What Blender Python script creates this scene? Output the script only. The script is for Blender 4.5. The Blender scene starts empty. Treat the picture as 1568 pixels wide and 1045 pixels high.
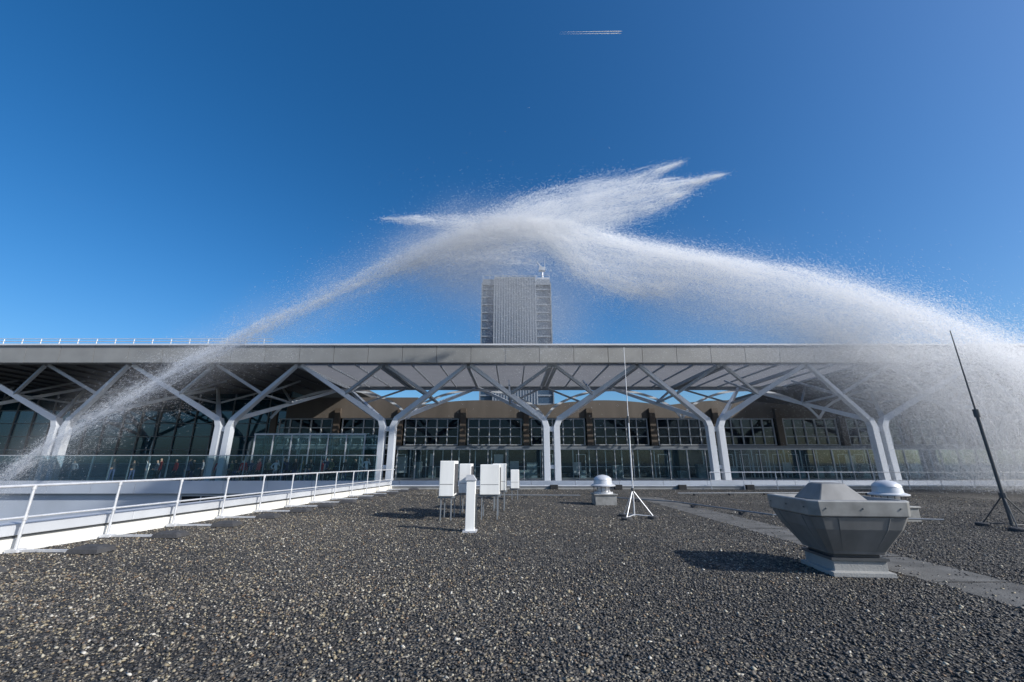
import bpy, bmesh, math, random
import numpy as np
from mathutils import Vector, Matrix
random.seed(4); rng=np.random.default_rng(7)
scene=bpy.context.scene
COL=bpy.context.collection
R=math.radians

# ---------------------------------------------------------------- materials
def mat(name,color,rough=0.6,metal=0.0,var=0.12,nscale=3.0,bump=0.0,bscale=40.0,spec=0.5,streak=False):
    m=bpy.data.materials.new(name); m.use_nodes=True
    nt=m.node_tree; b=nt.nodes['Principled BSDF']
    b.inputs['Roughness'].default_value=rough; b.inputs['Metallic'].default_value=metal
    b.inputs['Specular IOR Level'].default_value=spec
    tc=nt.nodes.new('ShaderNodeTexCoord')
    n=nt.nodes.new('ShaderNodeTexNoise'); n.inputs['Scale'].default_value=nscale; n.inputs['Detail'].default_value=6
    src=tc.outputs['Object']
    if streak:
        mp=nt.nodes.new('ShaderNodeMapping'); mp.inputs['Scale'].default_value=(1,1,0.12)
        nt.links.new(src,mp.inputs['Vector']); src=mp.outputs['Vector']
    nt.links.new(src,n.inputs['Vector'])
    r=nt.nodes.new('ShaderNodeValToRGB')
    r.color_ramp.elements[0].position=0.3; r.color_ramp.elements[1].position=0.7
    r.color_ramp.elements[0].color=[min(1,x*(1-var)) for x in color]+[1]
    r.color_ramp.elements[1].color=[min(1,x*(1+var)) for x in color]+[1]
    nt.links.new(n.outputs['Fac'],r.inputs['Fac']); nt.links.new(r.outputs['Color'],b.inputs['Base Color'])
    if bump>0:
        n2=nt.nodes.new('ShaderNodeTexNoise'); n2.inputs['Scale'].default_value=bscale; n2.inputs['Detail'].default_value=4
        nt.links.new(tc.outputs['Object'],n2.inputs['Vector'])
        bp=nt.nodes.new('ShaderNodeBump'); bp.inputs['Strength'].default_value=bump; bp.inputs['Distance'].default_value=0.02
        nt.links.new(n2.outputs['Fac'],bp.inputs['Height']); nt.links.new(bp.outputs['Normal'],b.inputs['Normal'])
    return m

def glass(name,tint,refl=0.25,opac=0.3,dark=(0.02,0.05,0.06),fk=1.0):
    m=bpy.data.materials.new(name); m.use_nodes=True; nt=m.node_tree
    for n in list(nt.nodes): nt.nodes.remove(n)
    o=nt.nodes.new('ShaderNodeOutputMaterial')
    t=nt.nodes.new('ShaderNodeBsdfTransparent'); t.inputs[0].default_value=(*tint,1)
    g=nt.nodes.new('ShaderNodeBsdfGlossy'); g.inputs['Roughness'].default_value=0.03; g.inputs[0].default_value=(0.70,0.88,1,1)
    d=nt.nodes.new('ShaderNodeBsdfDiffuse'); d.inputs[0].default_value=(*dark,1)
    fr=nt.nodes.new('ShaderNodeFresnel'); fr.inputs[0].default_value=1.45
    mp=nt.nodes.new('ShaderNodeMath'); mp.operation='MULTIPLY_ADD'; mp.inputs[1].default_value=fk; mp.inputs[2].default_value=refl
    nt.links.new(fr.outputs[0],mp.inputs[0])
    a=nt.nodes.new('ShaderNodeMixShader'); a.inputs[0].default_value=opac
    nt.links.new(t.outputs[0],a.inputs[1]); nt.links.new(d.outputs[0],a.inputs[2])
    b=nt.nodes.new('ShaderNodeMixShader'); nt.links.new(mp.outputs[0],b.inputs[0])
    nt.links.new(a.outputs[0],b.inputs[1]); nt.links.new(g.outputs[0],b.inputs[2])
    nt.links.new(b.outputs[0],o.inputs[0])
    return m

M_white=mat('white_paint',(0.30,0.33,0.36),0.45,0,0.06,1.5,streak=True)
M_steelw=mat('painted_steel',(0.54,0.57,0.61),0.5,0,0.10,0.8,streak=True)
M_strut=mat('strut_steel',(0.30,0.32,0.34),0.5,0,0.10,0.8)
M_fascia=mat('fascia_panel',(0.27,0.27,0.26),0.55,0,0.12,0.7)
M_edge=mat('roof_edge_metal',(0.6,0.62,0.65),0.4,0.1,0.08,0.5)
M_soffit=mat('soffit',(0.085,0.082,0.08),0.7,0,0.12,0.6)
M_louvre=mat('louvre_blade',(0.19,0.19,0.195),0.5,0,0.06,1)
M_brown=mat('wall_cladding',(0.105,0.09,0.075),0.7,0,0.2,0.8,streak=True)
M_pil=mat('pilaster',(0.085,0.066,0.05),0.6,0,0.15,1)
M_dark=mat('dark_interior',(0.02,0.024,0.03),0.7,0,0.5,0.6)
M_frame=mat('window_frame',(0.42,0.44,0.46),0.5,0,0.08,2)
M_frameD=mat('dark_frame',(0.06,0.065,0.07),0.5,0,0.1,2)
M_frameM=mat('grey_frame',(0.18,0.20,0.22),0.5,0,0.1,2)
M_concrete=mat('concrete',(0.28,0.28,0.27),0.85,0,0.18,1.5,bump=0.3)
M_ledge=mat('ledge',(0.42,0.46,0.52),0.6,0,0.08,0.5)
M_memb=mat('roof_membrane',(0.68,0.66,0.60),0.7,0,0.16,1.2,bump=0.15,bscale=8)
M_galv=mat('galvanised_steel',(0.62,0.63,0.65),0.42,0.35,0.10,8)
M_cap=mat('coping_metal',(0.56,0.58,0.61),0.4,0.2,0.10,1,streak=True)
M_weight=mat('ballast_block',(0.05,0.05,0.052),0.8,0,0.25,8,bump=0.4)
M_black=mat('black_plastic',(0.02,0.02,0.02),0.5,0,0.2,5)
M_fan=mat('fan_sheet_metal',(0.20,0.20,0.195),0.5,0.15,0.3,3.0,streak=True)
M_fan2=mat('fan_lighter_metal',(0.26,0.26,0.25),0.45,0.15,0.25,5.0)
M_ac=mat('ac_enamel',(0.78,0.78,0.75),0.45,0,0.09,3,streak=True)
M_grille=mat('grille',(0.10,0.10,0.105),0.5,0.2,0.15,5)
M_tower=mat('tower_cladding',(0.20,0.23,0.265),0.5,0.1,0.10,0.3,streak=True)
M_towerwin=mat('tower_window',(0.03,0.055,0.09),0.12,0,0.3,0.2)
M_paver=mat('roof_walkway',(0.10,0.098,0.092),0.9,0,0.35,2.5,bump=0.5,bscale=60)
M_glassW=glass('window_glass',(0.30,0.36,0.42),0.0,0.35,(0.01,0.018,0.028),.8)
M_glassT=glass('terrace_glass',(0.82,0.91,0.93),0.015,0.04,(0.03,0.11,0.14),.6)
M_glassL=glass('hall_glass',(0.30,0.50,0.60),0.05,0.35,(0.01,0.08,0.12),.8)

# ---------------------------------------------------------------- mesh helpers
class MB:
    def __init__(s): s.v=[]; s.f=[]
    def add(s,vs,fs):
        o=len(s.v); s.v+= [tuple(v) for v in vs]; s.f+=[tuple(i+o for i in f) for f in fs]; return s
    def box(s,x0,x1,y0,y1,z0,z1):
        vs=[(x0,y0,z0),(x1,y0,z0),(x1,y1,z0),(x0,y1,z0),(x0,y0,z1),(x1,y0,z1),(x1,y1,z1),(x0,y1,z1)]
        return s.add(vs,[(0,3,2,1),(4,5,6,7),(0,1,5,4),(1,2,6,5),(2,3,7,6),(3,0,4,7)])
    def beam(s,a,b,w,h,w2=None,h2=None):
        a=Vector(a);b=Vector(b);d=(b-a).normalized()
        up=Vector((0,0,1)) if abs(d.z)<0.95 else Vector((0,1,0))
        r=d.cross(up).normalized(); u=r.cross(d).normalized()
        w2=w if w2 is None else w2; h2=h if h2 is None else h2
        vs=[]
        for p,ww,hh in((a,w,h),(b,w2,h2)):
            for i,j in((-1,-1),(1,-1),(1,1),(-1,1)): vs.append(p+r*i*ww/2+u*j*hh/2)
        return s.add(vs,[(3,2,1,0),(4,5,6,7),(0,1,5,4),(1,2,6,5),(2,3,7,6),(3,0,4,7)])
    def tube(s,a,b,r,n=8,r2=None):
        a=Vector(a);b=Vector(b);d=(b-a).normalized()
        up=Vector((0,0,1)) if abs(d.z)<0.95 else Vector((0,1,0))
        x=d.cross(up).normalized(); y=x.cross(d).normalized(); r2=r if r2 is None else r2
        vs=[];
        for p,rr in((a,r),(b,r2)):
            for i in range(n):
                t=2*math.pi*i/n; vs.append(p+x*math.cos(t)*rr+y*math.sin(t)*rr)
        fs=[(i,(i+1)%n,n+(i+1)%n,n+i) for i in range(n)]+[tuple(range(n))[::-1],tuple(range(n,2*n))]
        return s.add(vs,fs)
    def loft(s,rings,cap=True):
        n=len(rings[0]); vs=[p for r in rings for p in r]; fs=[]
        for k in range(len(rings)-1):
            for i in range(n):
                fs.append((k*n+i,k*n+(i+1)%n,(k+1)*n+(i+1)%n,(k+1)*n+i))
        if cap: fs+= [tuple(range(n))[::-1],tuple(range((len(rings)-1)*n,len(rings)*n))]
        return s.add(vs,fs)
    def lathe(s,cx,cy,prof,n=24):
        rings=[[(cx+r*math.cos(2*math.pi*i/n),cy+r*math.sin(2*math.pi*i/n),z) for i in range(n)] for r,z in prof]
        return s.loft(rings)
    def obj(s,name,m,parent=None,smooth=False,bevel=0):
        me=bpy.data.meshes.new(name); me.from_pydata(s.v,[],s.f); me.update()
        o=bpy.data.objects.new(name,me); COL.objects.link(o); me.materials.append(m)
        if smooth:
            me.polygons.foreach_set('use_smooth',[True]*len(me.polygons))
            try:
                me.set_sharp_from_angle(angle=R(40))
            except Exception: pass
        if bevel>0:
            bv=o.modifiers.new('b','BEVEL'); bv.width=bevel; bv.segments=2; bv.limit_method='ANGLE'
        if parent: o.parent=parent
        return o
def empty(name,loc=(0,0,0)):
    e=bpy.data.objects.new(name,None); COL.objects.link(e); e.location=loc; e.empty_display_size=0.3; return e

# ---------------------------------------------------------------- ground far
ground=MB(); ground.add([(-3000,-3000,-6),(3000,-3000,-6),(3000,3000,-6),(-3000,3000,-6)],[(0,1,2,3)])
ground.obj('ground',mat('asphalt',(0.06,0.06,0.06),0.9,0,0.2,0.2,bump=0.2))

# ---------------------------------------------------------------- our own roof
def edge_x(y): return -9.45+0.1036*y       # line of the guard railing
rb=empty('gravel_roof_building')
YE=25.2
mg=bpy.data.materials.new('roof_gravel'); mg.use_nodes=True; nt=mg.node_tree; b=nt.nodes['Principled BSDF']
tc=nt.nodes.new('ShaderNodeTexCoord')
v=nt.nodes.new('ShaderNodeTexVoronoi'); v.inputs['Scale'].default_value=34
nt.links.new(tc.outputs['Object'],v.inputs['Vector'])
v2=nt.nodes.new('ShaderNodeTexVoronoi'); v2.inputs['Scale'].default_value=17
nt.links.new(tc.outputs['Object'],v2.inputs['Vector'])
sep=nt.nodes.new('ShaderNodeSeparateColor'); nt.links.new(v.outputs['Color'],sep.inputs[0])
rp=nt.nodes.new('ShaderNodeValToRGB'); e=rp.color_ramp.elements
e[0].position=0; e[0].color=(0.016,0.016,0.016,1); e[1].position=1; e[1].color=(0.36,0.33,0.27,1)
for p,cc in((0.35,(0.04,0.038,0.036,1)),(0.6,(0.08,0.073,0.064,1)),(0.8,(0.14,0.127,0.105,1)),(0.93,(0.24,0.215,0.17,1))):
    x=e.new(p); x.color=cc
nt.links.new(sep.outputs[0],rp.inputs[0])
big=nt.nodes.new('ShaderNodeTexNoise'); big.inputs['Scale'].default_value=0.35; big.inputs['Detail'].default_value=4
nt.links.new(tc.outputs['Object'],big.inputs['Vector'])
br=nt.nodes.new('ShaderNodeMapRange'); br.inputs[1].default_value=0.3; br.inputs[2].default_value=0.7; br.inputs[3].default_value=0.55; br.inputs[4].default_value=1.35
nt.links.new(big.outputs['Fac'],br.inputs[0])
mx=nt.nodes.new('ShaderNodeVectorMath'); mx.operation='SCALE'
nt.links.new(rp.outputs['Color'],mx.inputs[0]); nt.links.new(br.outputs[0],mx.inputs['Scale'])
nt.links.new(mx.outputs[0],b.inputs['Base Color']); b.inputs['Roughness'].default_value=0.85
ad=nt.nodes.new('ShaderNodeMath'); ad.operation='ADD'
nt.links.new(v.outputs['Distance'],ad.inputs[0]); nt.links.new(v2.outputs['Distance'],ad.inputs[1])
bp=nt.nodes.new('ShaderNodeBump'); bp.invert=True; bp.inputs['Strength'].default_value=1.0; bp.inputs['Distance'].default_value=0.06
nt.links.new(ad.outputs[0],bp.inputs['Height']); nt.links.new(bp.outputs['Normal'],b.inputs['Normal'])
roof=MB(); roof.add([(edge_x(-8),-8,0),(36,-8,0),(36,YE,0),(edge_x(YE),YE,0)],[(0,1,2,3)])
roof.obj('gravel_surface',mg,rb)
body=MB(); body.loft([[(edge_x(-8)-.5,-8,z),(36.3,-8,z),(36.3,YE+.35,z),(edge_x(YE)-.5,YE+.35,z)] for z in(-6,-0.02)])
body.obj('building_body',M_ledge,rb)
def along(y0,y1,o0,o1,z0,z1,mb):
    mb.add([(edge_x(y0)+o0,y0,z0),(edge_x(y0)+o1,y0,z0),(edge_x(y1)+o1,y1,z0),(edge_x(y1)+o0,y1,z0),
            (edge_x(y0)+o0,y0,z1),(edge_x(y0)+o1,y0,z1),(edge_x(y1)+o1,y1,z1),(edge_x(y1)+o0,y1,z1)],
            [(0,3,2,1),(4,5,6,7),(0,1,5,4),(1,2,6,5),(2,3,7,6),(3,0,4,7)])
p=MB(); along(-8,YE,-0.45,-0.12,-0.02,0.21,p); p.obj('parapet_upstand',M_memb,rb,bevel=0.01)
p=MB(); along(-8,YE,-0.50,-0.20,0.21,0.26,p); p.obj('parapet_gap',M_frameD,rb)
p=MB()
y=-8
while y<YE-0.1:
    along(y+0.004,min(y+3,YE)-0.004,-0.52,-0.15,0.26,0.46,p); y+=3
p.obj('parapet_coping',M_cap,rb,bevel=0.012)
p=MB(); p.box(edge_x(YE)-.2,36,YE,YE+.3,-0.02,0.16); p.box(36,36.3,-8,YE+.3,-0.02,0.16); p.obj('edge_upstand',M_concrete,rb)
p=MB(); x=edge_x(YE)-.25
while x<36: p.box(x+.005,min(x+2.4,36.2)-.005,YE-.05,YE+.36,0.162,0.215); x+=2.4
p.obj('edge_coping',M_cap,rb,bevel=0.01)
p=MB()
for x in(-1.2,2.2,5.9,9.6,13.5,17.3,21.5): p.box(x,x+.45,YE-.25,YE-.06,0.0,0.26)
p.obj('roof_outlets',M_black,rb,bevel=0.02)
w=MB()
def strip(pts,z=0.006):
    w.add([(a,b,z) for a,b in pts],[tuple(range(len(pts)))])
yy=-6
while yy<19:
    strip([(5.45+random.uniform(-.03,.03),yy+.02),(6.5+random.uniform(-.03,.03),yy+.02),(6.5,yy+1.48),(5.45,yy+1.48)]); yy+=1.5
w.obj('roof_walkway',M_paver)

def stones(n,x0,x1,y0,y1,rmin,rmax):
    X=rng.uniform(x0,x1,n); Y=rng.uniform(y0,y1,n)
    k=(X>(-9.45+0.1036*Y+0.02))&~((X>5.5)&(X<6.45)&(rng.random(n)<0.85))
    X=X[k];Y=Y[k]; n=len(X); r=rng.uniform(rmin,rmax,n)*(0.7+0.6*rng.random(n)**3)
    base=np.array([[1,0,0],[0,1,0],[-1,0,0],[0,-1,0],[0,0,1],[0,0,-1]],float)
    P=np.repeat(base[None],n,0)*(1+rng.uniform(-.3,.3,(n,6,1)))+rng.uniform(-.22,.22,(n,6,3))
    P*=np.stack([r*rng.uniform(.8,1.3,n),r*rng.uniform(.6,1,n),r*rng.uniform(.4,.8,n)],1)[:,None,:]
    a=rng.uniform(0,6.28,n); t=rng.uniform(-.5,.5,n)
    ca,sa,ct,st=np.cos(a)[:,None],np.sin(a)[:,None],np.cos(t)[:,None],np.sin(t)[:,None]
    x,y,z=P[...,0],P[...,1],P[...,2]
    x,z=x*ct+z*st,-x*st+z*ct
    x,y=x*ca-y*sa,x*sa+y*ca
    P=np.stack([x+X[:,None],y+Y[:,None],z+(r*.3)[:,None]],-1)
    F=np.array([[0,1,4],[1,2,4],[2,3,4],[3,0,4],[1,0,5],[2,1,5],[3,2,5],[0,3,5]])
    Fi=(np.arange(n)[:,None,None]*6+F[None]).reshape(-1,3)
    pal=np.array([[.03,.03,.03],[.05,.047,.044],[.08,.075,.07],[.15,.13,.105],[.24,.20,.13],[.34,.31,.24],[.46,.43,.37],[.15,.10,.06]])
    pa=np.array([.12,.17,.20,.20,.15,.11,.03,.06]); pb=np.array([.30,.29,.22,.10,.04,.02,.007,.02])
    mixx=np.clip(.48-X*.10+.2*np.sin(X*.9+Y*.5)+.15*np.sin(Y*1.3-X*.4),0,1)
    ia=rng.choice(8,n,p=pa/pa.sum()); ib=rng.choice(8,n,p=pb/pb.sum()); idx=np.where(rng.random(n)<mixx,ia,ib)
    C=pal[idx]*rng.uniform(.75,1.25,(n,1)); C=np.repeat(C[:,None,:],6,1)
    return P.reshape(-1,3),Fi,C.reshape(-1,3)
def npmesh(name,V,F,C=None):
    me=bpy.data.meshes.new(name); nv=len(V); nf=len(F)
    me.vertices.add(nv); me.vertices.foreach_set('co',V.astype(np.float32).ravel())
    if nf:
        me.loops.add(nf*3); me.loops.foreach_set('vertex_index',F.astype(np.int32).ravel())
        me.polygons.add(nf); me.polygons.foreach_set('loop_start',np.arange(0,nf*3,3,dtype=np.int32))
        me.update(calc_edges=True)
    if C is not None:
        at=me.color_attributes.new('col','FLOAT_COLOR','POINT')
        at.data.foreach_set('color',np.concatenate([C,np.ones((nv,1))],1).astype(np.float32).ravel())
    return me
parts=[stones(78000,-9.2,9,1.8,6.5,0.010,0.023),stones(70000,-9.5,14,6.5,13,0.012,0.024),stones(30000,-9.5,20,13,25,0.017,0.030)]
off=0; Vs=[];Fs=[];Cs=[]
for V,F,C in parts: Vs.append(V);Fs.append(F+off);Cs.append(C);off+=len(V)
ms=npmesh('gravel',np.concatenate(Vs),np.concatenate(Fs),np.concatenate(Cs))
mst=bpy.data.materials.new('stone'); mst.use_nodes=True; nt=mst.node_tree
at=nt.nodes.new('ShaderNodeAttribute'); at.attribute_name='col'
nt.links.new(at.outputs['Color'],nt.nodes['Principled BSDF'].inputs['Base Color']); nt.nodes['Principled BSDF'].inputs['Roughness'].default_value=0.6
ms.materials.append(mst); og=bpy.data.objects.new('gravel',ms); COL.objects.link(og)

# ---------------------------------------------------------------- guard railing
gr=empty('guard_railing')
t=MB(); feet=MB(); wt=MB(); cl=MB()
ys=[-2.8+1.52*i for i in range(20)]; ys=[y for y in ys if y<25.2]
off=0.02
def rp_(y,z,o=0): return (edge_x(y)+off+o,y,z)
for y in ys:
    t.tube(rp_(y,0.03),rp_(y,1.1),0.024,10)
    cl.tube(rp_(y,0.52),rp_(y,0.60),0.034,10); cl.tube(rp_(y,1.03),rp_(y,1.1),0.034,10)
    feet.box(edge_x(y)-.05,edge_x(y)+1.55,y-.03,y+.03,0.012,0.05)
    feet.box(edge_x(y)-.07,edge_x(y)+.13,y-.08,y+.08,0.005,0.06)
    x0=edge_x(y)+1.1; a=random.uniform(-.03,.03)
    wt.loft([[(x0-.02,y-.19+a,.015),(x0+.52,y-.19,.015),(x0+.52,y+.19,.015),(x0-.02,y+.19+a,.015)],
             [(x0+.0,y-.17+a,.08),(x0+.5,y-.17,.08),(x0+.5,y+.17,.08),(x0+.0,y+.17+a,.08)],
             [(x0+.08,y-.10,.12),(x0+.42,y-.10,.12),(x0+.42,y+.10,.12),(x0+.08,y+.10,.12)]])
t.tube(rp_(-3,1.1),rp_(25.0,1.1),0.026,10); t.tube(rp_(-3,0.57),rp_(25.0,0.57),0.021,10)
t.obj('rails_and_posts',M_galv,gr,True); cl.obj('clamps',M_galv,gr,True)
feet.obj('feet',M_galv,gr); wt.obj('counterweights',M_weight,gr)
gr2=empty('guard_railing'); t=MB()
for x in np.arange(11.5,34,1.9): t.tube((x,25.0,0.0),(x,25.0,0.95),0.022,8)
t.tube((11.5,25,0.95),(33.6,25,0.95),0.024,8); t.tube((11.5,25,0.5),(33.6,25,0.5),0.02,8)
t.obj('rails_and_posts',M_galv,gr2,True)

# conduits on blocks
cd=empty('roof_conduit'); t=MB(); k=MB()
def conduit(pts):
    for a,b in zip(pts[:-1],pts[1:]):
        t.tube((a[0],a[1],0.11),(b[0],b[1],0.11),0.02,8)
        L=math.dist(a,b); n=max(1,int(L/1.6))
        for i in range(n):
            q=(i+.5)/n; x=a[0]+(b[0]-a[0])*q; y=a[1]+(b[1]-a[1])*q
            k.box(x-.09,x+.09,y-.09,y+.09,0.0,0.088)
conduit([(3.9,18.4),(6.0,16.2),(7.2,12.2),(10.9,11.2)])
conduit([(-1.8,19.5),(3.0,19.2)]); conduit([(7.8,20.5),(18,21.0)])
t.obj('pipe',M_frameM,cd,True); k.obj('blocks',M_weight,cd)

# ---------------------------------------------------------------- roof fan (big)
def sq(cx,cy,h,z,ch=0.0,rot=0.0):
    pts=[]
    if ch<=0: base=[(-h,-h),(h,-h),(h,h),(-h,h)]
    else:
        q=h-ch; base=[(-q,-h),(q,-h),(h,-q),(h,q),(q,h),(-q,h),(-h,q),(-h,-q)]
    for x,y in base:
        pts.append((cx+x*math.cos(rot)-y*math.sin(rot),cy+x*math.sin(rot)+y*math.cos(rot),z))
    return pts
rf=empty('roof_exhaust_fan'); cx,cy=4.83,6.62; ro=R(-6)
m=MB(); m.loft([sq(cx,cy,.40,0.0,0,ro),sq(cx,cy,.40,.06,0,ro),sq(cx,cy,.345,.065,0,ro),sq(cx,cy,.345,.20,0,ro)]); m.obj('plinth',M_concrete,rf,bevel=0.008)
m=MB(); m.loft([sq(cx,cy,.37,.20,0,ro),sq(cx,cy,.37,.235,0,ro)]); m.loft([sq(cx,cy,.30,.235,0,ro),sq(cx,cy,.30,.30,0,ro)]); m.obj('base_flange',M_frameD,rf)
m=MB()
m.loft([sq(cx,cy,.37,.28,.05,ro),sq(cx,cy,.385,.32,.05,ro),sq(cx,cy,.57,.62,.09,ro),sq(cx,cy,.63,.78,.10,ro)])
m.obj('lower_bowl',M_fan,rf,bevel=0.006)
m=MB(); m.loft([sq(cx,cy,.635,.785,.10,ro),sq(cx,cy,.65,.80,.10,ro),sq(cx,cy,.662,.985,.10,ro),sq(cx,cy,.64,1.0,.10,ro),sq(cx,cy,.60,1.0,.10,ro),sq(cx,cy,.52,.90,.10,ro)]); m.obj('rim_band',M_fan2,rf,bevel=0.006)
m=MB(); m.loft([sq(cx-.03,cy,.36,.90,.02,ro),sq(cx-.03,cy,.33,.98,.02,ro),sq(cx-.03,cy,.17,1.19,.01,ro),sq(cx-.03,cy,.14,1.205,.01,ro)]); m.obj('motor_hood',M_fan,rf,bevel=0.006)
m=MB()
for i in range(4):
    a=ro+i*math.pi/2
    def P(u,h,z):
        x,y=u,-h; return (cx+x*math.cos(a)-y*math.sin(a),cy+x*math.sin(a)+y*math.cos(a),z)
    for o in(-.30,0.30):
        m.beam(P(o*.72,.386,.33),P(o,.572,.62),.008,.008); m.beam(P(o,.572,.62),P(o*1.08,.632,.775),.008,.008)
    for sx in(-.47,0,.47):
        m.tube(P(sx,.655,.9),P(sx,.672,.9),.010,6)
m.obj('seams_and_bolts',M_fan,rf)

def vent(x,y,sc):
    e=empty('roof_ventilator'); m=MB()
    m.box(x-.38*sc,x+.38*sc,y-.38*sc,y+.38*sc,0,.34*sc); m.box(x-.42*sc,x+.42*sc,y-.42*sc,y+.42*sc,.34*sc,.38*sc); m.obj('curb',M_fan2,e,bevel=.01)
    m=MB(); m.lathe(x,y,[(.34*sc,.38*sc),(.34*sc,.44*sc),(.24*sc,.46*sc),(.24*sc,.64*sc)]); m.obj('neck',M_galv,e,True)
    m=MB()
    for i in range(16):
        a=2*math.pi*i/16; m.tube((x+.34*sc*math.cos(a),y+.34*sc*math.sin(a),.44*sc),(x+.37*sc*math.cos(a),y+.37*sc*math.sin(a),.66*sc),.010*sc,5)
    m.obj('guard_bars',M_grille,e)
    m=MB(); m.lathe(x,y,[(.32*sc,.62*sc),(.45*sc,.64*sc),(.45*sc,.67*sc),(.34*sc,.71*sc),(.32*sc,.86*sc)]); m.obj('brim',M_cap,e,True)
    m=MB(); m.lathe(x,y,[(.33*sc,.862*sc),(.31*sc,.91*sc),(.24*sc,.97*sc),(.14*sc,1.01*sc),(.04*sc,1.03*sc)]); m.obj('dome_cap',M_cap,e,True)
vent(3.42,16.3,1.02); vent(10.35,12.0,1.0)

# ---------------------------------------------------------------- AC units
def ac(x,y,z0,w,d,h):
    e=empty('air_conditioning_unit'); m=MB(); m.box(x-w/2,x+w/2,y-d/2,y+d/2,z0,z0+h); m.obj('casing',M_ac,e,bevel=.015)
    m=MB()
    for i in range(int(d/.05)-2):
        yy=y-d/2+.06+i*.05; m.box(x+w/2+.001,x+w/2+.012,yy,yy+.02,z0+.06,z0+h-.08)
    m.box(x-w/2+.03,x+w/2-.03,y-d/2-.005,y-d/2-.001,z0+h*.33,z0+h*.335+.005)
    m.obj('grille_slats',M_grille,e)
    m=MB()
    for sx in(-1,1):
        for sy in(-1,1):
            m.box(x+sx*(w/2-.06)-.015,x+sx*(w/2-.06)+.015,y+sy*(d/2-.08)-.015,y+sy*(d/2-.08)+.015,0.0,z0-.03)
    m.box(x-w/2-.03,x+w/2+.03,y-d/2+.05,y-d/2+.10,z0-.05,z0-.003); m.box(x-w/2-.03,x+w/2+.03,y+d/2-.10,y+d/2-.05,z0-.05,z0-.003)
    m.obj('stand',M_frameM,e)
ac(-1.78,12.2,.62,.40,.85,.92)
ac(-1.44,13.6,.60,.36,.80,.86)
ac(-.62,12.5,.64,.55,.9,.80)
ac(-.42,14.6,.62,.45,.9,.84)
ac(.12,18.5,.45,.36,.6,.75)
e=empty('duct_post'); m=MB(); m.box(-1.05,-.84,9.95,10.15,0.0,1.10); m.obj('duct',M_ac,e,bevel=.01)
m=MB(); m.loft([[(-1.07,9.93,1.10),(-.82,9.93,1.10),(-.82,10.17,1.10),(-1.07,10.17,1.10)],[(-1.05,9.93,1.22),(-.90,9.93,1.22),(-.90,10.12,1.22),(-1.05,10.12,1.22)]]); m.box(-1.10,-.79,9.90,10.20,0.0,0.04); m.obj('cowl',M_galv,e)
m=MB(); m.box(-.838,-.80,10.0,10.05,.1,.8); m.obj('cable_tray',M_frameD,e)

def rod(x,y,H,rad,mt,lean=(0,0)):
    e=empty('lightning_rod'); m=MB()
    m.tube((x,y,.06),(x+lean[0]*.5,y,H*.55),rad,8); m.tube((x+lean[0]*.5,y,H*.55),(x+lean[0],y,H),rad*.6,8,rad*.3)
    for i in range(3):
        a=R(90+120*i+20); m.tube((x+.5*math.cos(a),y+.5*math.sin(a),.07),(x,y,.75),.014,6)
        m.tube((x+.5*math.cos(a),y+.5*math.sin(a),.07),(x,y,.10),.012,6)
    m.obj('mast',mt,e,True)
    m=MB()
    for i in range(3):
        a=R(90+120*i+20); m.lathe(x+.5*math.cos(a),y+.5*math.sin(a),[(.15,0.0),(.15,.06),(.12,.08)],14)
    m.obj('ballast',M_weight,e)
    m=MB(); m.tube((x,y,.68),(x,y,.80),rad*1.9,8); m.tube((x+lean[0]*.5,y,H*.53),(x+lean[0]*.5,y,H*.57),rad*1.7,8); m.obj('collars',M_frameD,e)
rod(3.42,12.35,4.95,.022,M_galv,(.08,0)); 
rod(11.8,10.5,4.9,.034,M_frameD)

# ---------------------------------------------------------------- terminal
tb=empty('terminal_building')
XL,XR=-75,78
CB=13.3
cols=[-50.0,-36.7,-23.4,-10.1,3.2,16.5,29.8,43.1,56.4]
YF=30.7; YC=34.0; YR=41.0; ZS=8.9; ZT=10.35
m=MB(); x=XL
while x<XR: m.add([(x+.012,YF,ZT-.13),(x+2.64,YF,ZT-.13),(x+2.64,YF+.12,ZS),(x+.012,YF+.12,ZS),(x+.012,YF+.6,ZT-.13),(x+2.64,YF+.6,ZT-.13),(x+2.64,YF+.75,ZS),(x+.012,YF+.75,ZS)],[(0,3,2,1),(4,5,6,7),(0,1,5,4),(3,7,6,2),(1,2,6,5),(0,4,7,3)]); x+=2.66
m.obj('fascia_panels',M_fascia,tb)
m=MB(); m.box(XL,XR,YF-.12,YF+.6,ZT-.128,ZT); m.obj('roof_edge_trim',M_edge,tb)
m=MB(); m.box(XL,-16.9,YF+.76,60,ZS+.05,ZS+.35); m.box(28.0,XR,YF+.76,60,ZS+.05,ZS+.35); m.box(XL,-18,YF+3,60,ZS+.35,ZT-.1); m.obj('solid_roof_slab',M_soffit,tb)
m=MB()
for x in np.arange(XL+1,-17,2.2): m.box(x-.06,x+.06,YF+.8,43.8,ZS-.12,ZS+.047)
for x in np.arange(28.5,XR,2.2): m.box(x-.06,x+.06,YF+.8,43.8,ZS-.12,ZS+.047)
m.obj('soffit_ribs',M_frameD,tb)
m=MB()
yv=YF+.95
while yv<YR+.3:
    m.add([(-16.9,yv,ZS+.05),(28,yv,ZS+.05),(28,yv+.15,ZS+.18),(-16.9,yv+.15,ZS+.18),(-16.9,yv+.02,ZS+.03),(28,yv+.02,ZS+.03),(28,yv+.17,ZS+.16),(-16.9,yv+.17,ZS+.16)],[(0,1,2,3),(4,7,6,5),(0,4,5,1),(3,2,6,7),(0,3,7,4),(1,5,6,2)])
    yv+=.38
m.obj('louvre_blades',M_louvre,tb)
m=MB()
for x in np.arange(-16.75,28.1,CB/6): m.box(x-.05,x+.05,YF+.76,YR+.4,ZS-.10,ZS+.025)
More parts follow.
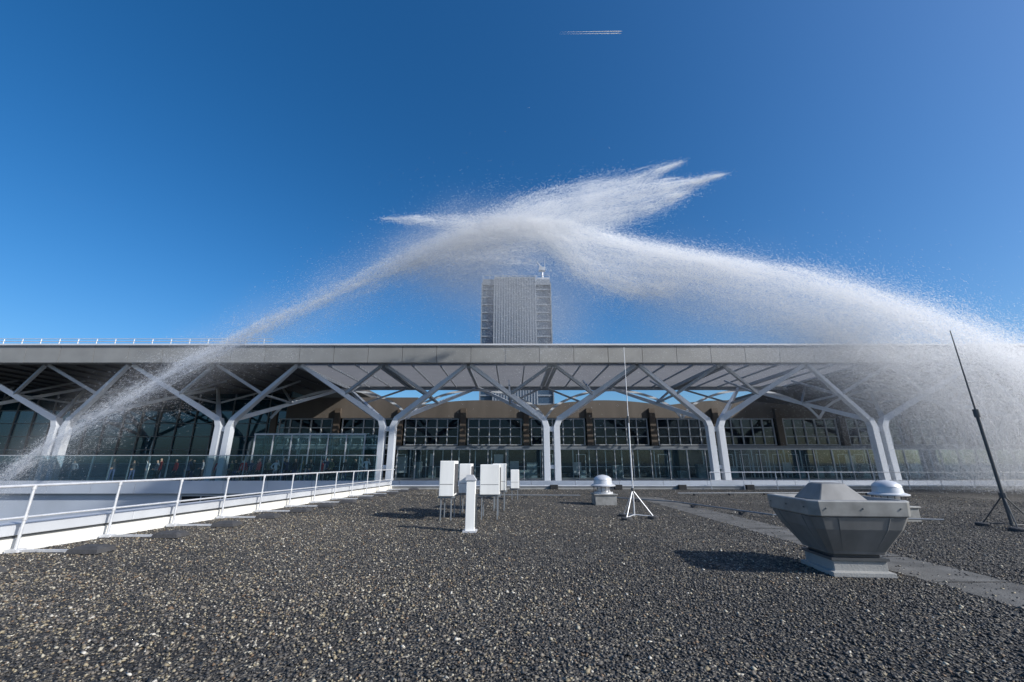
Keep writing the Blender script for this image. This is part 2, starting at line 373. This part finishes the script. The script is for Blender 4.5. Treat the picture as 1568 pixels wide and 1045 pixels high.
for c_ in cols[3:6]:
    for dx in(-.25,.25): m.box(c_+dx-.11,c_+dx+.11,YF+.76,YR+.4,ZS-.28,ZS-.002)
for c_ in(-16.75,-3.45,9.85,23.15): m.box(c_-.12,c_+.12,YF+.76,YR+.4,ZS-.28,ZS-.002)
m.box(-16.9,28,YR+.41,YR+.75,ZS-.3,ZS+.35)
m.obj('canopy_rafters',M_strut,tb)
m=MB(); br=MB()
for c_ in cols:
    for sgn in(-1,1):
        x=c_+sgn*.42
        m.box(x-.24,x+.24,YC-.28,YC+.28,-6,4.3)
        m.loft([[(x-.24,YC-.28,4.3),(x+.24,YC-.28,4.3),(x+.24,YC+.28,4.3),(x-.24,YC+.28,4.3)],
                [(x-.2+sgn*.25,YC-.28,5.0),(x+.28+sgn*.25,YC-.28,5.0),(x+.28+sgn*.25,YC+.28,5.0),(x-.2+sgn*.25,YC+.28,5.0)]])
        A=Vector((c_+sgn*.62,YC,4.85)); F=Vector((c_+sgn*(CB/2-.15),YF+.8,ZS-.05)); B=Vector((c_+sgn*(CB/2-.15),YR+.3,ZS-.2))
        m.beam(A,F,.42,.46,.26,.26); m.beam(A,B,.34,.38,.22,.24)
        N=A.lerp(F,.47); N2=A.lerp(B,.47)
        br.beam(N,(c_+sgn*.1,YF+.85,ZS-.02),.2,.22); br.beam(N2,(c_+sgn*.25,YR,ZS-.2),.15,.17)
        br.beam(N,(c_+sgn*CB/4*1.05,YR-3,ZS-.05),.13,.15)
        br.beam(N,N2,.13,.15)
    m.box(c_-.19,c_+.19,YC-.05,YC+.05,3.9,4.3); m.box(c_-.19,c_+.19,YC-.05,YC+.05,1.0,1.3)
m.obj('tree_columns',M_steelw,tb,bevel=.02); br.obj('struts',M_strut,tb)
m=MB(); YW=44.0; n=20
for i in range(1,6):
    c0=-10.1+CB*(i-1)
    for k_ in range(n):
        def pt(q): return c0+CB*q, 7.35+.55*math.sin(math.pi*q)
        xa,za=pt(k_/n); xb,zb=pt((k_+1)/n)
        m.add([(xa,YW,6.0),(xb,YW,6.0),(xb,YW,zb),(xa,YW,za),(xa,YW+.4,6.0),(xb,YW+.4,6.0),(xb,YW+.4,zb),(xa,YW+.4,za)],[(0,1,2,3),(4,7,6,5),(3,2,6,7),(0,4,5,1)])
m.box(-24.0,-10.1,YW+.02,YW+.4,6.0,8.2)
m.obj('upper_wall',M_brown,tb)
m=MB()
for c0 in cols[2:7]:
    for k_ in range(16):
        def pt(q): return Vector((c0+CB*q,40.2,5.6+2.75*max(0,math.sin(math.pi*min(q,1)))**.6))
        m.beam(pt(k_/16),pt((k_+1)/16),.12,.22)
m.obj('arched_beams',M_steelw,tb)
m=MB(); m.box(-24,XR,YW+.5,YW+.6,-.3,6.4); m.obj('window_backing',M_dark,tb)
m=MB(); m.box(-23.9,XR,YW+.10,YW+.12,3.2,5.99); m.obj('window_glass',M_glassW,tb)
m=MB(); pl=MB()
p0=1.5-CB/2*4
for i in range(16):
    xp=p0+CB/2*i
    if xp>XR-7: break
    pl.box(xp-.30,xp+.30,YW-.35,YW-.003,2.4,7.0)
    for j in range(6):
        x=xp+.55+j*(CB/2-1.1)/5; m.box(x-.05,x+.05,YW-.06,YW+.09,3.2,5.95)
    for z in(3.25,4.1,5.0,5.9): m.box(xp+.5,xp+CB/2-.5,YW-.04,YW+.085,z-.045,z+.045)
pl.obj('pilasters',M_pil,tb); m.obj('window_mullions',M_frame,tb)
m=MB(); m.box(-24,XR,43.0,YW+.3,2.75,3.12); m.obj('gallery_slab',M_frameM,tb)
m=MB(); m.box(-10.5,XR,39.0,39.03,0.1,2.62); m.obj('gallery_glass',M_glassT,tb)
m=MB()
for x in np.arange(-10.5,XR,1.66): m.box(x-.03,x+.03,38.93,38.99,0.02,2.62)
m.box(-10.5,XR,38.9,39.1,2.62,2.70); m.obj('gallery_glass_frame',M_frame,tb)
m=MB(); fu=MB(); rr=random.Random(3)
for x in np.arange(-22,XR,1.66):
    m.box(x-.05,x+.05,43.4,43.5,0,2.75)
    if rr.random()<.35: m.box(x+.3,x+.36,43.2,43.25,0,2.3); m.box(x+1.2,x+1.26,43.2,43.25,0,2.3); m.box(x+.36,x+1.2,43.2,43.25,2.24,2.3)
    if rr.random()<.3: m.box(x+.2,x+rr.uniform(.4,1.3),44.3,44.34,rr.uniform(.2,.8),rr.uniform(1.3,2.4))
    if rr.random()<.5: q=x+rr.uniform(0,.8); fu.box(q,q+rr.uniform(.4,1.2),42.3,42.9,0.0,rr.uniform(.7,1.6))
    m.box(x-.02,x+1.6,43.42,43.48,1.05,1.10)
m.obj('inner_posts',M_frame,tb)
fu.obj('indoor_furniture',mat('furniture',(.16,.20,.21),.6,0,.6,.5),tb)
m=MB(); m.box(XL,XR,33.0,60,-.35,0.0); m.obj('terrace_floor',M_concrete,tb)
m=MB(); x=XL
while x<XR: m.box(x+.01,x+3.31,32.75,32.98,-.75,.16); x+=3.325
m.obj('terrace_edge',M_ledge,tb)
m=MB(); m.box(XL,XR,33.1,33.3,-6,-.42); m.obj('lower_wall',M_ledge,tb)
m=MB(); m.box(-25,-16,33.05,33.08,-1.6,-.95); m.obj('lower_windows',M_glassW,tb)
m=MB()
for x in np.arange(-25,-15.9,1.5): m.box(x-.04,x+.04,32.98,33.04,-1.6,-.95)
m.box(-25,-16,32.97,33.045,-.95,-.88); m.obj('lower_window_frames',M_frame,tb)
m=MB(); m.box(XL,-24.05,46.0,46.03,0,8.9); m.obj('hall_glass',M_glassL,tb)
m=MB()
for x in np.arange(XL,-24,2.0): m.box(x-.05,x+.05,45.85,45.98,0,8.9)
for z in(1.4,2.8,4.2,5.6,7.0,8.3): m.box(XL,-24.05,45.88,45.97,z-.035,z+.035)
m.obj('hall_mullions',M_frameM,tb)
m=MB(); m.box(XL,-24,52,52.2,0,8.9); m.box(-24.05,-23.9,44.5,58,0,8.9); m.obj('hall_back_wall',mat('hall_inside',(.10,.20,.25),.8,0,.6,.3),tb)
m=MB()
for x in np.arange(-70,-25,4.4): m.tube((x,49,0),(x,49,8.9),.28,12)
m.box(XL,-24.1,48,51.9,4.3,4.6)
m.obj('hall_inner_columns',M_frame,tb)
m=MB(); m.box(XL,XR,58,60,-.3,7.2); m.obj('rear_wall',M_brown,tb)
t=MB()
for x in np.arange(-74,-19,1.5): t.tube((x,YF+1,ZT-.1),(x,YF+1,ZT+.72),.035,6)
for z in(.25,.5,.72): t.tube((-74,YF+1,ZT+z),(-19.3,YF+1,ZT+z),.03,6)
t.obj('roof_rail',M_cap,tb)

ts=empty('terrace_glass_screen')
m=MB(); m.box(-60,-10.6,33.5,33.52,.05,2.0); m.obj('glass',M_glassT,ts)
m=MB()
for x in np.arange(-60,-10.5,1.5): m.box(x-.03,x+.03,33.53,33.58,0,2.05)
m.box(-60,-10.6,33.48,33.56,2.0,2.05); m.obj('frame',M_frame,ts)
ge=empty('glass_shelter')
m=MB(); m.box(-21.3,-12.2,34.9,34.92,.05,3.7); m.box(-21.3,-21.28,34.9,39.4,.05,3.7); m.box(-12.2,-12.18,34.9,39.4,.05,3.7); m.box(-21.3,-12.2,39.4,39.42,.05,3.7); m.obj('glass',M_glassT,ge)
m=MB()
for x in np.linspace(-21.3,-12.2,7):
    for y in(34.85,39.45): m.box(x-.04,x+.04,y-.04,y+.04,0,3.72)
m.box(-21.4,-12.1,34.8,34.88,3.68,3.80); m.box(-21.4,-12.1,39.46,39.54,3.68,3.8); m.obj('frame',M_frame,ge)
m=MB(); m.box(-21.5,-12.0,34.9,39.4,3.81,3.84); m.obj('roof_glass',M_glassT,ge)

# ---------------------------------------------------------------- people
def person_mesh(pose,idx,cols_):
    vs=[];ed=[];rad=[]
    def V(x,y,z,r,p=None):
        vs.append((x,y,z)); rad.append(r)
        if p is not None: ed.append((p,len(vs)-1))
        return len(vs)-1
    pel=V(0,0,.95,.13); sp=V(0,.01,1.12,.125,pel); ch=V(0,.01,1.32,.15,sp); ck=V(0,.01,1.43,.10,ch); nk=V(0,0,1.50,.052,ck)
    h1=V(0,-.02,1.57,.07,nk); h2=V(0,-.01,1.65,.092,h1); h3=V(0,0,1.72,.07,h2); V(0,-.115,1.625,.012,h2)
    st=.10 if pose==2 else 0
    for s in(-1,1):
        hp=V(s*.09,0,.88,.092,pel); kn=V(s*.11,-.02+s*st*.5,.49,.06,hp); an=V(s*.12,s*st,.09,.038,kn); V(s*.14,-.13+s*st,.035,.035,an)
        sh=V(s*.18,.01,1.40,.065,ck)
        if pose==0: el,wr=(s*.25,.02,1.12),(s*.26,-.05,.87)
        elif pose==1: el,wr=(s*.24,-.14,1.20),(s*.08,-.32,1.50)
        elif pose==2: el,wr=(s*.27,.05,1.13),(s*.24,-.16,1.02)
        else: el,wr=((s*.36,.06,1.17),(s*.17,-.05,1.0)) if s<0 else ((.30,-.06,1.22),(.24,-.20,1.52))
        e_=V(*el,.047,sh); w_=V(*wr,.032,e_)
        d=(Vector(wr)-Vector(el)).normalized(); side=d.cross(Vector((0,1,.3))).normalized(); curl=Vector((0,-.35,-.1))
        pm=V(*(Vector(wr)+d*.06),.036,w_)
        for k_,L in((-1.5,.07),(-.5,.085),(.5,.08),(1.5,.06)):
            b_=Vector(wr)+d*.09+side*k_*.02; q=V(*b_,.010,pm); V(*(b_+d*L+curl*.03),.008,q)
        V(*(Vector(wr)+d*.05+side*.06),.010,pm)
    me=bpy.data.meshes.new('person_src'); me.from_pydata(vs,ed,[]); me.update()
    o=bpy.data.objects.new('tmp',me); COL.objects.link(o)
    sk=o.modifiers.new('s','SKIN')
    if not me.skin_vertices:
        bm=bmesh.new(); bm.from_mesh(me); bm.verts.layers.skin.verify(); bm.to_mesh(me); bm.free()
    for i,r in enumerate(rad): me.skin_vertices[0].data[i].radius=(r,r*(.72 if i in(0,1,2,3) else 1))
    me.skin_vertices[0].data[0].use_root=True
    o.modifiers.new('u','SUBSURF').levels=1
    dg=bpy.context.evaluated_depsgraph_get(); dg.update(); m2=bpy.data.meshes.new_from_object(o.evaluated_get(dg))
    bpy.data.objects.remove(o)
    m2.materials.clear()
    for c_ in cols_: m2.materials.append(c_)
    for pg in m2.polygons:
        c_=pg.center; z=c_.z; pg.use_smooth=True
        hand=False
        if abs(c_.x)>.05 and z<1.47:
            for v_,r in zip(vs,rad):
                if r in(.036,.010,.008) and (c_-Vector(v_)).length<.05: hand=True;break
        if z>1.49 and abs(c_.x)<.13 and c_.y>-.2: 
            mi=1 if (z>1.68 or (c_.y>.02 and z>1.56)) else 0
        elif hand: mi=0
        elif z<.09: mi=4
        elif z<.90 and abs(c_.x)<.23: mi=3
        else: mi=2
        pg.material_index=mi
    m2.name='person_body'; return m2
skin=mat('skin',(.45,.28,.2),.6,0,.05); hairs=[mat('hair_dark',(.02,.015,.01),.6),mat('hair_brown',(.10,.06,.03),.6)]
cl_=[mat('cloth_black',(.015,.015,.018),.8),mat('cloth_navy',(.03,.05,.12),.8),mat('cloth_red',(.45,.03,.03),.8),mat('cloth_grey',(.25,.25,.27),.8),mat('cloth_white',(.65,.65,.65),.8),mat('cloth_olive',(.12,.12,.06),.8)]
meshes=[person_mesh(i%4,i,[skin,hairs[i%2],cl_[[0,1,3,4,2,4,5,0][i]],cl_[[1,0,0,3,0,1,0,1][i]],cl_[0]]) for i in range(8)]
pr=random.Random(11)
xs=[-33.5,-31.8,-29.6,-27.9,-27.1,-26.0,-25.2,-24.5,-22.6,-21.9,-20.8,-20.0,-19.3,-18.1,-17.4,-16.6,-15.2,-14.3,-13.2,-11.7,-35.2,-37.6,-26.6,-25.6,-23.2,-20.4,-18.7,-16.0,-28.5,-30.6,-24.0,-22.2,-21.3,-19.7,-17.9,-14.8,-12.4]
for i,x in enumerate(xs):
    o=bpy.data.objects.new('person',meshes[pr.randrange(8)]); COL.objects.link(o)
    o.location=(x,pr.choice([33.9,34.0,34.2,34.4,36.0]),0.0); o.rotation_euler=(0,0,R(pr.uniform(-50,50))); sc=pr.uniform(.95,1.08); o.scale=(sc,sc,sc)

# ---------------------------------------------------------------- tower
tw=empty('office_tower'); y0=62
m=MB(); m.box(-2.9,3.9,y0,y0+9,-6,31.0); m.obj('core_cladding',M_tower,tw)
m=MB()
for x in np.arange(-2.9,3.95,.42): m.box(x-.06,x+.06,y0-.12,y0-.003,-6,30.8)
m.obj('cladding_ribs',M_white,tw)
m=MB()
for (a,b_) in((-4.9,-2.92),(3.92,6.3)): m.box(a,b_,y0+.5,y0+8.5,-6,29.6)
m.obj('window_wings',M_towerwin,tw)
m=MB()
for (a,b_) in((-4.9,-2.92),(3.92,6.3)):
    for z in np.arange(-5,29,1.35): m.box(a+.05,b_-.03,y0+.35,y0+.497,z,z+.22)
    m.box(a-.12,a+.04,y0+.2,y0+8.6,-6,30.0); m.box(b_-.02,b_+.14,y0+.2,y0+8.6,-6,30.0)
    m.box(a+.05,b_-.03,y0+.22,y0+8.6,29.62,30.6)
m.obj('floor_bands',M_tower,tw)
m=MB()
z0=30
m.tube((5.2,y0+2,z0),(5.2,y0+2,z0+3.6),.16,8); m.tube((4.7,y0+2,z0),(5.2,y0+2,z0+2.4),.07,6); m.tube((5.9,y0+2,z0),(5.2,y0+2,z0+2.4),.07,6)
m.box(4.2,6.2,y0+1,y0+3,z0+.6,z0+1.3); m.tube((4.3,y0+2,z0+4.6),(5.2,y0+2,z0+3.5),.1,6); m.box(4.6,5.7,y0+1.6,y0+2.4,z0+3,z0+3.6); m.tube((5.6,y0+2,z0+3.5),(5.7,y0+2,z0+5.3),.06,6)
for x in np.arange(-4.8,6.4,1.1): m.tube((x,y0+.6,z0),(x,y0+.6,z0+1.5),.04,5)
m.tube((-4.8,y0+.6,z0+1.5),(6.3,y0+.6,z0+1.5),.04,5)
m.obj('rooftop_mast',M_cap,tw)

# ---------------------------------------------------------------- water material (thin white droplets)
ms_=bpy.data.materials.new('water_droplets'); ms_.use_nodes=True; nt=ms_.node_tree
for n_ in list(nt.nodes): nt.nodes.remove(n_)
o_=nt.nodes.new('ShaderNodeOutputMaterial'); d_=nt.nodes.new('ShaderNodeBsdfDiffuse'); t_=nt.nodes.new('ShaderNodeBsdfTranslucent'); mx_=nt.nodes.new('ShaderNodeMixShader')
d_.inputs[0].default_value=(1,1,1,1); t_.inputs[0].default_value=(1,1,1,1); mx_.inputs[0].default_value=.5
nt.links.new(d_.outputs[0],mx_.inputs[1]); nt.links.new(t_.outputs[0],mx_.inputs[2]); nt.links.new(mx_.outputs[0],o_.inputs[0])

# contrail
m=MB()
for dy,q in((0,1),(26,.8)):
    x0,x1=470,1085; n=14
    for i in range(n):
        a=i/n; b2=(i+1)/n
        def pt(u): return Vector((x0+(x1-x0)*u,3000+dy,4060+dy*.3+10*u))
        m.tube(pt(a),pt(b2),.3+4.5*q*a**.9*(1 if a<.95 else .6),6,.3+4.5*q*b2**.9*(1 if b2<.99 else .2))
m.obj('contrail_cloud',ms_,None,True)

# ---------------------------------------------------------------- water spray
def fil(pts,tau,wm=1.0,L=2.0,cw=(.02,.12),angs=.08,fall=.3,per=90,sl=(.035,.115),sw=(.003,.007),depth=.7,bend=0.03,contrast=2.5,haze=.3):
    """filaments of fine droplet streaks that follow the jet"""
    P=np.array(pts,float); seg=np.linalg.norm(np.diff(P[:,:2],axis=0),axis=1); cum=np.concatenate([[0],np.cumsum(seg)])
    area=cum[-1]*2.0*float(np.mean(P[:,2]))*wm
    a1=.64*.5*2*np.mean(sw)*1.3*np.mean(sl); n=int(tau*area/a1); nc=max(3,n//per)
    sg=np.linspace(0,cum[-1],400); wg=np.interp(sg,cum,P[:,2])+.15; cdf=np.cumsum(wg); cdf/=cdf[-1]
    s=np.interp(rng.random(nc),cdf,sg)
    xc=np.interp(s,cum,P[:,0]); zc=np.interp(s,cum,P[:,1]); w=np.interp(s,cum,P[:,2])*wm
    j=np.clip(np.searchsorted(cum,s,side='right')-1,0,len(seg)-1)
    T=np.stack([np.diff(P[:,0])[j]/seg[j],np.diff(P[:,1])[j]/seg[j]],1)
    ang=rng.normal(0,angs,nc); T=np.stack([T[:,0]*np.cos(ang)-T[:,1]*np.sin(ang),T[:,0]*np.sin(ang)+T[:,1]*np.cos(ang)],1)
    zo=np.clip(rng.normal(0,.5,nc),-1.6,1.2)*w; zo=np.where(zo<0,zo*(1+fall),zo*.65)
    xc=xc+rng.normal(0,.4,nc)*w; zc=zc+zo
    yc=23+np.clip(rng.normal(0,1,nc)*w*depth,-2.5,2.5)
    wt=rng.random(nc)**contrast+.08; cnt=rng.poisson(per*wt/np.mean(wt))
    id_=np.repeat(np.arange(nc),cnt); n=len(id_)
    Lc=(L*rng.uniform(.4,1.5,nc)*np.clip(.3+.6*w,.25,1.4))[id_]; tt=rng.normal(0,.5,n)*Lc
    c=(rng.uniform(cw[0],cw[1],nc)*(0.5+.8*w))[id_]
    c=np.where(rng.random(n)<haze,c*2.6,c)
    k=rng.normal(0,bend,nc)[id_]
    x=xc[id_]+T[id_,0]*tt+rng.normal(0,1,n)*c
    z=zc[id_]+T[id_,1]*tt+rng.normal(0,1,n)*c-(np.abs(k)+fall*.06)*tt**2
    y=yc[id_]+rng.normal(0,1,n)*c
    C=np.stack([x,y,z],1)
    D=np.stack([T[id_,0],np.zeros(n),T[id_,1]],1)+rng.normal(0,.35,(n,3)); D/=np.linalg.norm(D,axis=1)[:,None]
    Q=np.cross(D,rng.normal(0,1,(n,3))); Q/=np.linalg.norm(Q,axis=1)[:,None]
    ln=rng.uniform(*sl,n)[:,None]; wd=rng.uniform(*sw,n)[:,None]
    return np.stack([C-D*ln,C+D*ln*.3+Q*wd,C+D*ln*.3-Q*wd],1)
A1=[(-29.35,-1.16,0.28),(-27.26,0.61,0.36),(-24.49,2.88,0.46),(-21.49,5.07,0.54),(-18.28,7.23,0.6),(-14.85,9.22,0.66),(-11.23,11.18,0.7),(-7.44,13.14,0.8),(-3.47,15.1,0.95),(-0.17,16.52,1.0)]
A2=[(-4.28,14.84,0.6),(-1.0,16.28,0.85),(1.96,17.74,0.85),(4.99,18.73,0.75),(8.5,19.6,0.45),(11.01,20.69,0.10)]
A3=[(-1.0,15.81,0.9),(2.78,17.0,1.0),(6.23,17.99,0.9),(9.28,18.73,0.55),(11.93,19.24,0.3),(13.96,19.86,0.08)]
A4=[(-3.46,14.87,0.9),(-0.17,15.34,1.2),(3.17,16.04,1.2),(6.1,16.76,1.0),(9.2,17.6,.6),(11.3,18.4,.2)]
A5=[(-7.5,13.2,.6),(-4.5,14.3,1.2),(-1,14.6,1.6),(2,14.4,1.4)]
B1=[(31.5,4.9,1.0),(29.0,7.4,1.0),(26.9,8.6,.9),(23.8,10.1,.8),(20.3,11.5,.7),(16.6,12.7,.6),(12.8,13.5,.52),(8.8,14.3,.5),(5.6,15.1,.6),(3.2,15.8,.7),(.25,16.04,.7)]
BW=[(2.5,15.0,1.0),(4.75,14.2,1.1),(8.8,13.5,1.3),(12.7,12.65,1.5),(16.5,11.4,1.8),(20.2,10.0,2.2),(23.6,8.2,2.6),(26.8,6.25,3.0),(28.7,4.65,3.2),(31,1.8,3.2)]
B2=[(3.15,15.55,.8),(-.17,16.04,.75),(-3.5,16.28,.5),(-6,16.42,.28),(-8.1,16.52,.06)]
B3=[(2.2,15.0,.7),(3.6,13.9,.9),(5.0,12.7,.9),(7,11.9,.8),(10,11.6,.5)]
Cc=[(-6,13.4,1.2),(-3,13.2,1.8),(-.5,12.0,2.2),(1.5,10.8,2.2),(3,9.2,1.6)]
CD=[(6,12.5,1.5),(11,10.8,1.8),(16,9.4,1.9),(21,7.5,2.2)]
RR=[(18.5,9.0,1.7),(21.4,6.5,2.5),(23.6,4.0,2.8),(25.2,1.5,3.0),(26,-1,3.0)]
R4=[(29,5.5,2.5),(28.5,2.5,2.8),(28,-1,2.8)]
fine=dict(sw=(.0025,.005),sl=(.03,.10))
left=[fil(A1,.85,wm=.75,L=3,fall=.15),fil(A1,.14,wm=1.9,fall=1.0,cw=(.05,.2),**fine),fil(A2,1.1),fil(A3,1.5),fil(A4,1.0,fall=.6),fil(A5,.5,fall=.6),fil(Cc,.16,cw=(.2,.5),angs=.6,**fine),fil(B2,.9)]
right=[fil(B1,1.5,L=3),fil(BW,1.0,L=3.0,fall=.4,cw=(.04,.13),contrast=5,per=140),fil(B3,.9,L=1.6,angs=.3),fil(RR,.45,L=3,cw=(.1,.35),angs=.3,contrast=4,**fine),fil(R4,.55,L=3,cw=(.1,.35),angs=.3,contrast=4,**fine),fil(CD,.2,L=3,cw=(.1,.35),angs=.2,**fine)]
for grp in(left,right):
    T=np.concatenate(grp); zm=T[:,:,2].min(1); xm=T[:,:,0].min(1)
    T=T[(zm>.05)|((xm<-9.5)&(zm>-2.5))]
    V=T.reshape(-1,3); F=np.arange(len(V)).reshape(-1,3)
    me=npmesh('water_spray',V,F); me.materials.append(ms_)
    o=bpy.data.objects.new('water_spray',me); COL.objects.link(o)
# soft drifting mist: a coarse fog volume (voxel grid computed here, made a volume by geometry nodes)
lo=np.array([-31.,19.0,-1.6]); hi=np.array([35.,27.0,18.0]); res=np.array([133,17,40]); st=(hi-lo)/(res-1)
G=np.zeros(res[0]*res[1]*res[2])
def addmist(pts,tau,wm=1.0,fall=.3,n=150000):
    P=np.array(pts,float); seg=np.linalg.norm(np.diff(P[:,:2],axis=0),axis=1); cum=np.concatenate([[0],np.cumsum(seg)])
    tot=cum[-1]*2.0*float(np.mean(P[:,2]))*wm*tau
    sg=np.linspace(0,cum[-1],400); wg=np.interp(sg,cum,P[:,2])+.1; cdf=np.cumsum(wg); cdf/=cdf[-1]
    nc=n//400; s=np.interp(rng.random(nc),cdf,sg); w=np.interp(s,cum,P[:,2])*wm
    c=np.stack([np.interp(s,cum,P[:,0]),np.full(nc,23.),np.interp(s,cum,P[:,1])],1)
    o=rng.normal(0,.5,(nc,3))*w[:,None]; o[:,2]=np.where(o[:,2]<0,o[:,2]*(1+fall),o[:,2]*.8); c+=o
    C=np.repeat(c,400,0)+rng.normal(0,.35,(nc*400,3))*(.5+np.repeat(w,400)[:,None]*.7)
    C[:,1]=np.clip(C[:,1],19.6,26.4)
    I=np.rint((C-lo)/st).astype(int); ok=np.all((I>=1)&(I<res-1),axis=1)&((C[:,2]>.1)|(C[:,0]<-9.8)); I=I[ok]
    np.add.at(G,I[:,0]+res[0]*(I[:,1]+res[1]*I[:,2]),tot/len(C)/(st[0]*st[1]*st[2]))
addmist(A1,.20,1.7,.8); addmist(A5,.15,1.2)
addmist(Cc,.50,1.2,.3); addmist(CD,.30,1.4,.3)
addmist(RR,.38,1.2,.2,250000); addmist(R4,.32,1.2,.2,200000)
G=G.reshape(res[2],res[1],res[0])
for ax in range(3):
    for _ in range(2): G=.5*G+.25*np.roll(G,1,ax)+.25*np.roll(G,-1,ax)
G=G.ravel()
me=npmesh('water_mist',np.zeros((len(G),3)),np.zeros((0,3)))
at=me.attributes.new('dens','FLOAT','POINT'); at.data.foreach_set('value',G.astype(np.float32))
mo=bpy.data.objects.new('water_mist',me); COL.objects.link(mo)
mv=bpy.data.materials.new('mist'); mv.use_nodes=True; nt=mv.node_tree
for n_ in list(nt.nodes): nt.nodes.remove(n_)
o_=nt.nodes.new('ShaderNodeOutputMaterial'); pv=nt.nodes.new('ShaderNodeVolumePrincipled')
pv.inputs['Color'].default_value=(1,1,1,1); pv.inputs['Density'].default_value=1.0; pv.inputs['Anisotropy'].default_value=0.0
nt.links.new(pv.outputs[0],o_.inputs['Volume']); me.materials.append(mv)
ng=bpy.data.node_groups.new('mist_volume','GeometryNodeTree')
ng.interface.new_socket('Geometry',in_out='INPUT',socket_type='NodeSocketGeometry'); ng.interface.new_socket('Geometry',in_out='OUTPUT',socket_type='NodeSocketGeometry')
N=ng.nodes; Lk=ng.links
gi=N.new('NodeGroupInput'); go=N.new('NodeGroupOutput'); vc=N.new('GeometryNodeVolumeCube'); si=N.new('GeometryNodeSampleIndex'); na=N.new('GeometryNodeInputNamedAttribute'); po=N.new('GeometryNodeInputPosition'); sm=N.new('GeometryNodeSetMaterial')
si.data_type='FLOAT'; si.domain='POINT'; si.clamp=True
na.data_type='FLOAT'; na.inputs[0].default_value='dens'
vc.inputs['Min'].default_value=lo; vc.inputs['Max'].default_value=hi
for a_,r_ in zip('XYZ',res): vc.inputs['Resolution '+a_].default_value=int(r_)
s1=N.new('ShaderNodeVectorMath'); s1.operation='SUBTRACT'; s1.inputs[1].default_value=lo; Lk.new(po.outputs[0],s1.inputs[0])
s2=N.new('ShaderNodeVectorMath'); s2.operation='DIVIDE'; s2.inputs[1].default_value=st; Lk.new(s1.outputs[0],s2.inputs[0])
s3=N.new('ShaderNodeVectorMath'); s3.operation='ADD'; s3.inputs[1].default_value=(.5,.5,.5); Lk.new(s2.outputs[0],s3.inputs[0])
s4=N.new('ShaderNodeVectorMath'); s4.operation='FLOOR'; Lk.new(s3.outputs[0],s4.inputs[0])
s5=N.new('ShaderNodeVectorMath'); s5.operation='DOT_PRODUCT'; s5.inputs[1].default_value=(1,res[0],res[0]*res[1]); Lk.new(s4.outputs[0],s5.inputs[0])
Lk.new(s5.outputs['Value'],si.inputs['Index']); Lk.new(gi.outputs[0],si.inputs['Geometry']); Lk.new(na.outputs['Attribute'],si.inputs['Value'])
Lk.new(si.outputs[0],vc.inputs['Density']); Lk.new(vc.outputs[0],sm.inputs['Geometry']); sm.inputs['Material'].default_value=mv
Lk.new(sm.outputs[0],go.inputs[0])
gm=mo.modifiers.new('g','NODES'); gm.node_group=ng

# ---------------------------------------------------------------- light, sky, camera
elev=R(32); sd=Vector((math.cos(elev)*.9,-math.cos(elev)*.436,math.sin(elev)))
sun=bpy.data.lights.new('sun','SUN'); sun.energy=5; sun.angle=R(.5); sun.color=(1,.97,.92)
so=bpy.data.objects.new('sun',sun); COL.objects.link(so); so.rotation_euler=(-sd).to_track_quat('-Z','Y').to_euler(); so.location=(20,-10,30)
wd=bpy.data.worlds.new('World'); scene.world=wd; wd.use_nodes=True; nt=wd.node_tree
sk=nt.nodes.new('ShaderNodeTexSky'); sk.sky_type='NISHITA'; sk.sun_disc=False; sk.sun_elevation=elev; sk.sun_rotation=math.atan2(sd.x,sd.y)
sk.altitude=0; sk.air_density=1.0; sk.dust_density=1.8; sk.ozone_density=5.0
hs=nt.nodes.new('ShaderNodeHueSaturation'); hs.inputs['Saturation'].default_value=1.28
nt.links.new(sk.outputs[0],hs.inputs['Color']); nt.links.new(hs.outputs[0],nt.nodes['Background'].inputs[0]); nt.nodes['Background'].inputs[1].default_value=0.15
cam=bpy.data.cameras.new('camera'); co=bpy.data.objects.new('camera',cam); COL.objects.link(co)
cam.lens=14.4; cam.sensor_width=36; cam.clip_end=20000; cam.clip_start=.05
co.location=(0,0,1.5); co.rotation_euler=(R(106.5),0,0); scene.camera=co
scene.view_settings.view_transform='Standard'; scene.view_settings.look='None'; scene.view_settings.exposure=0
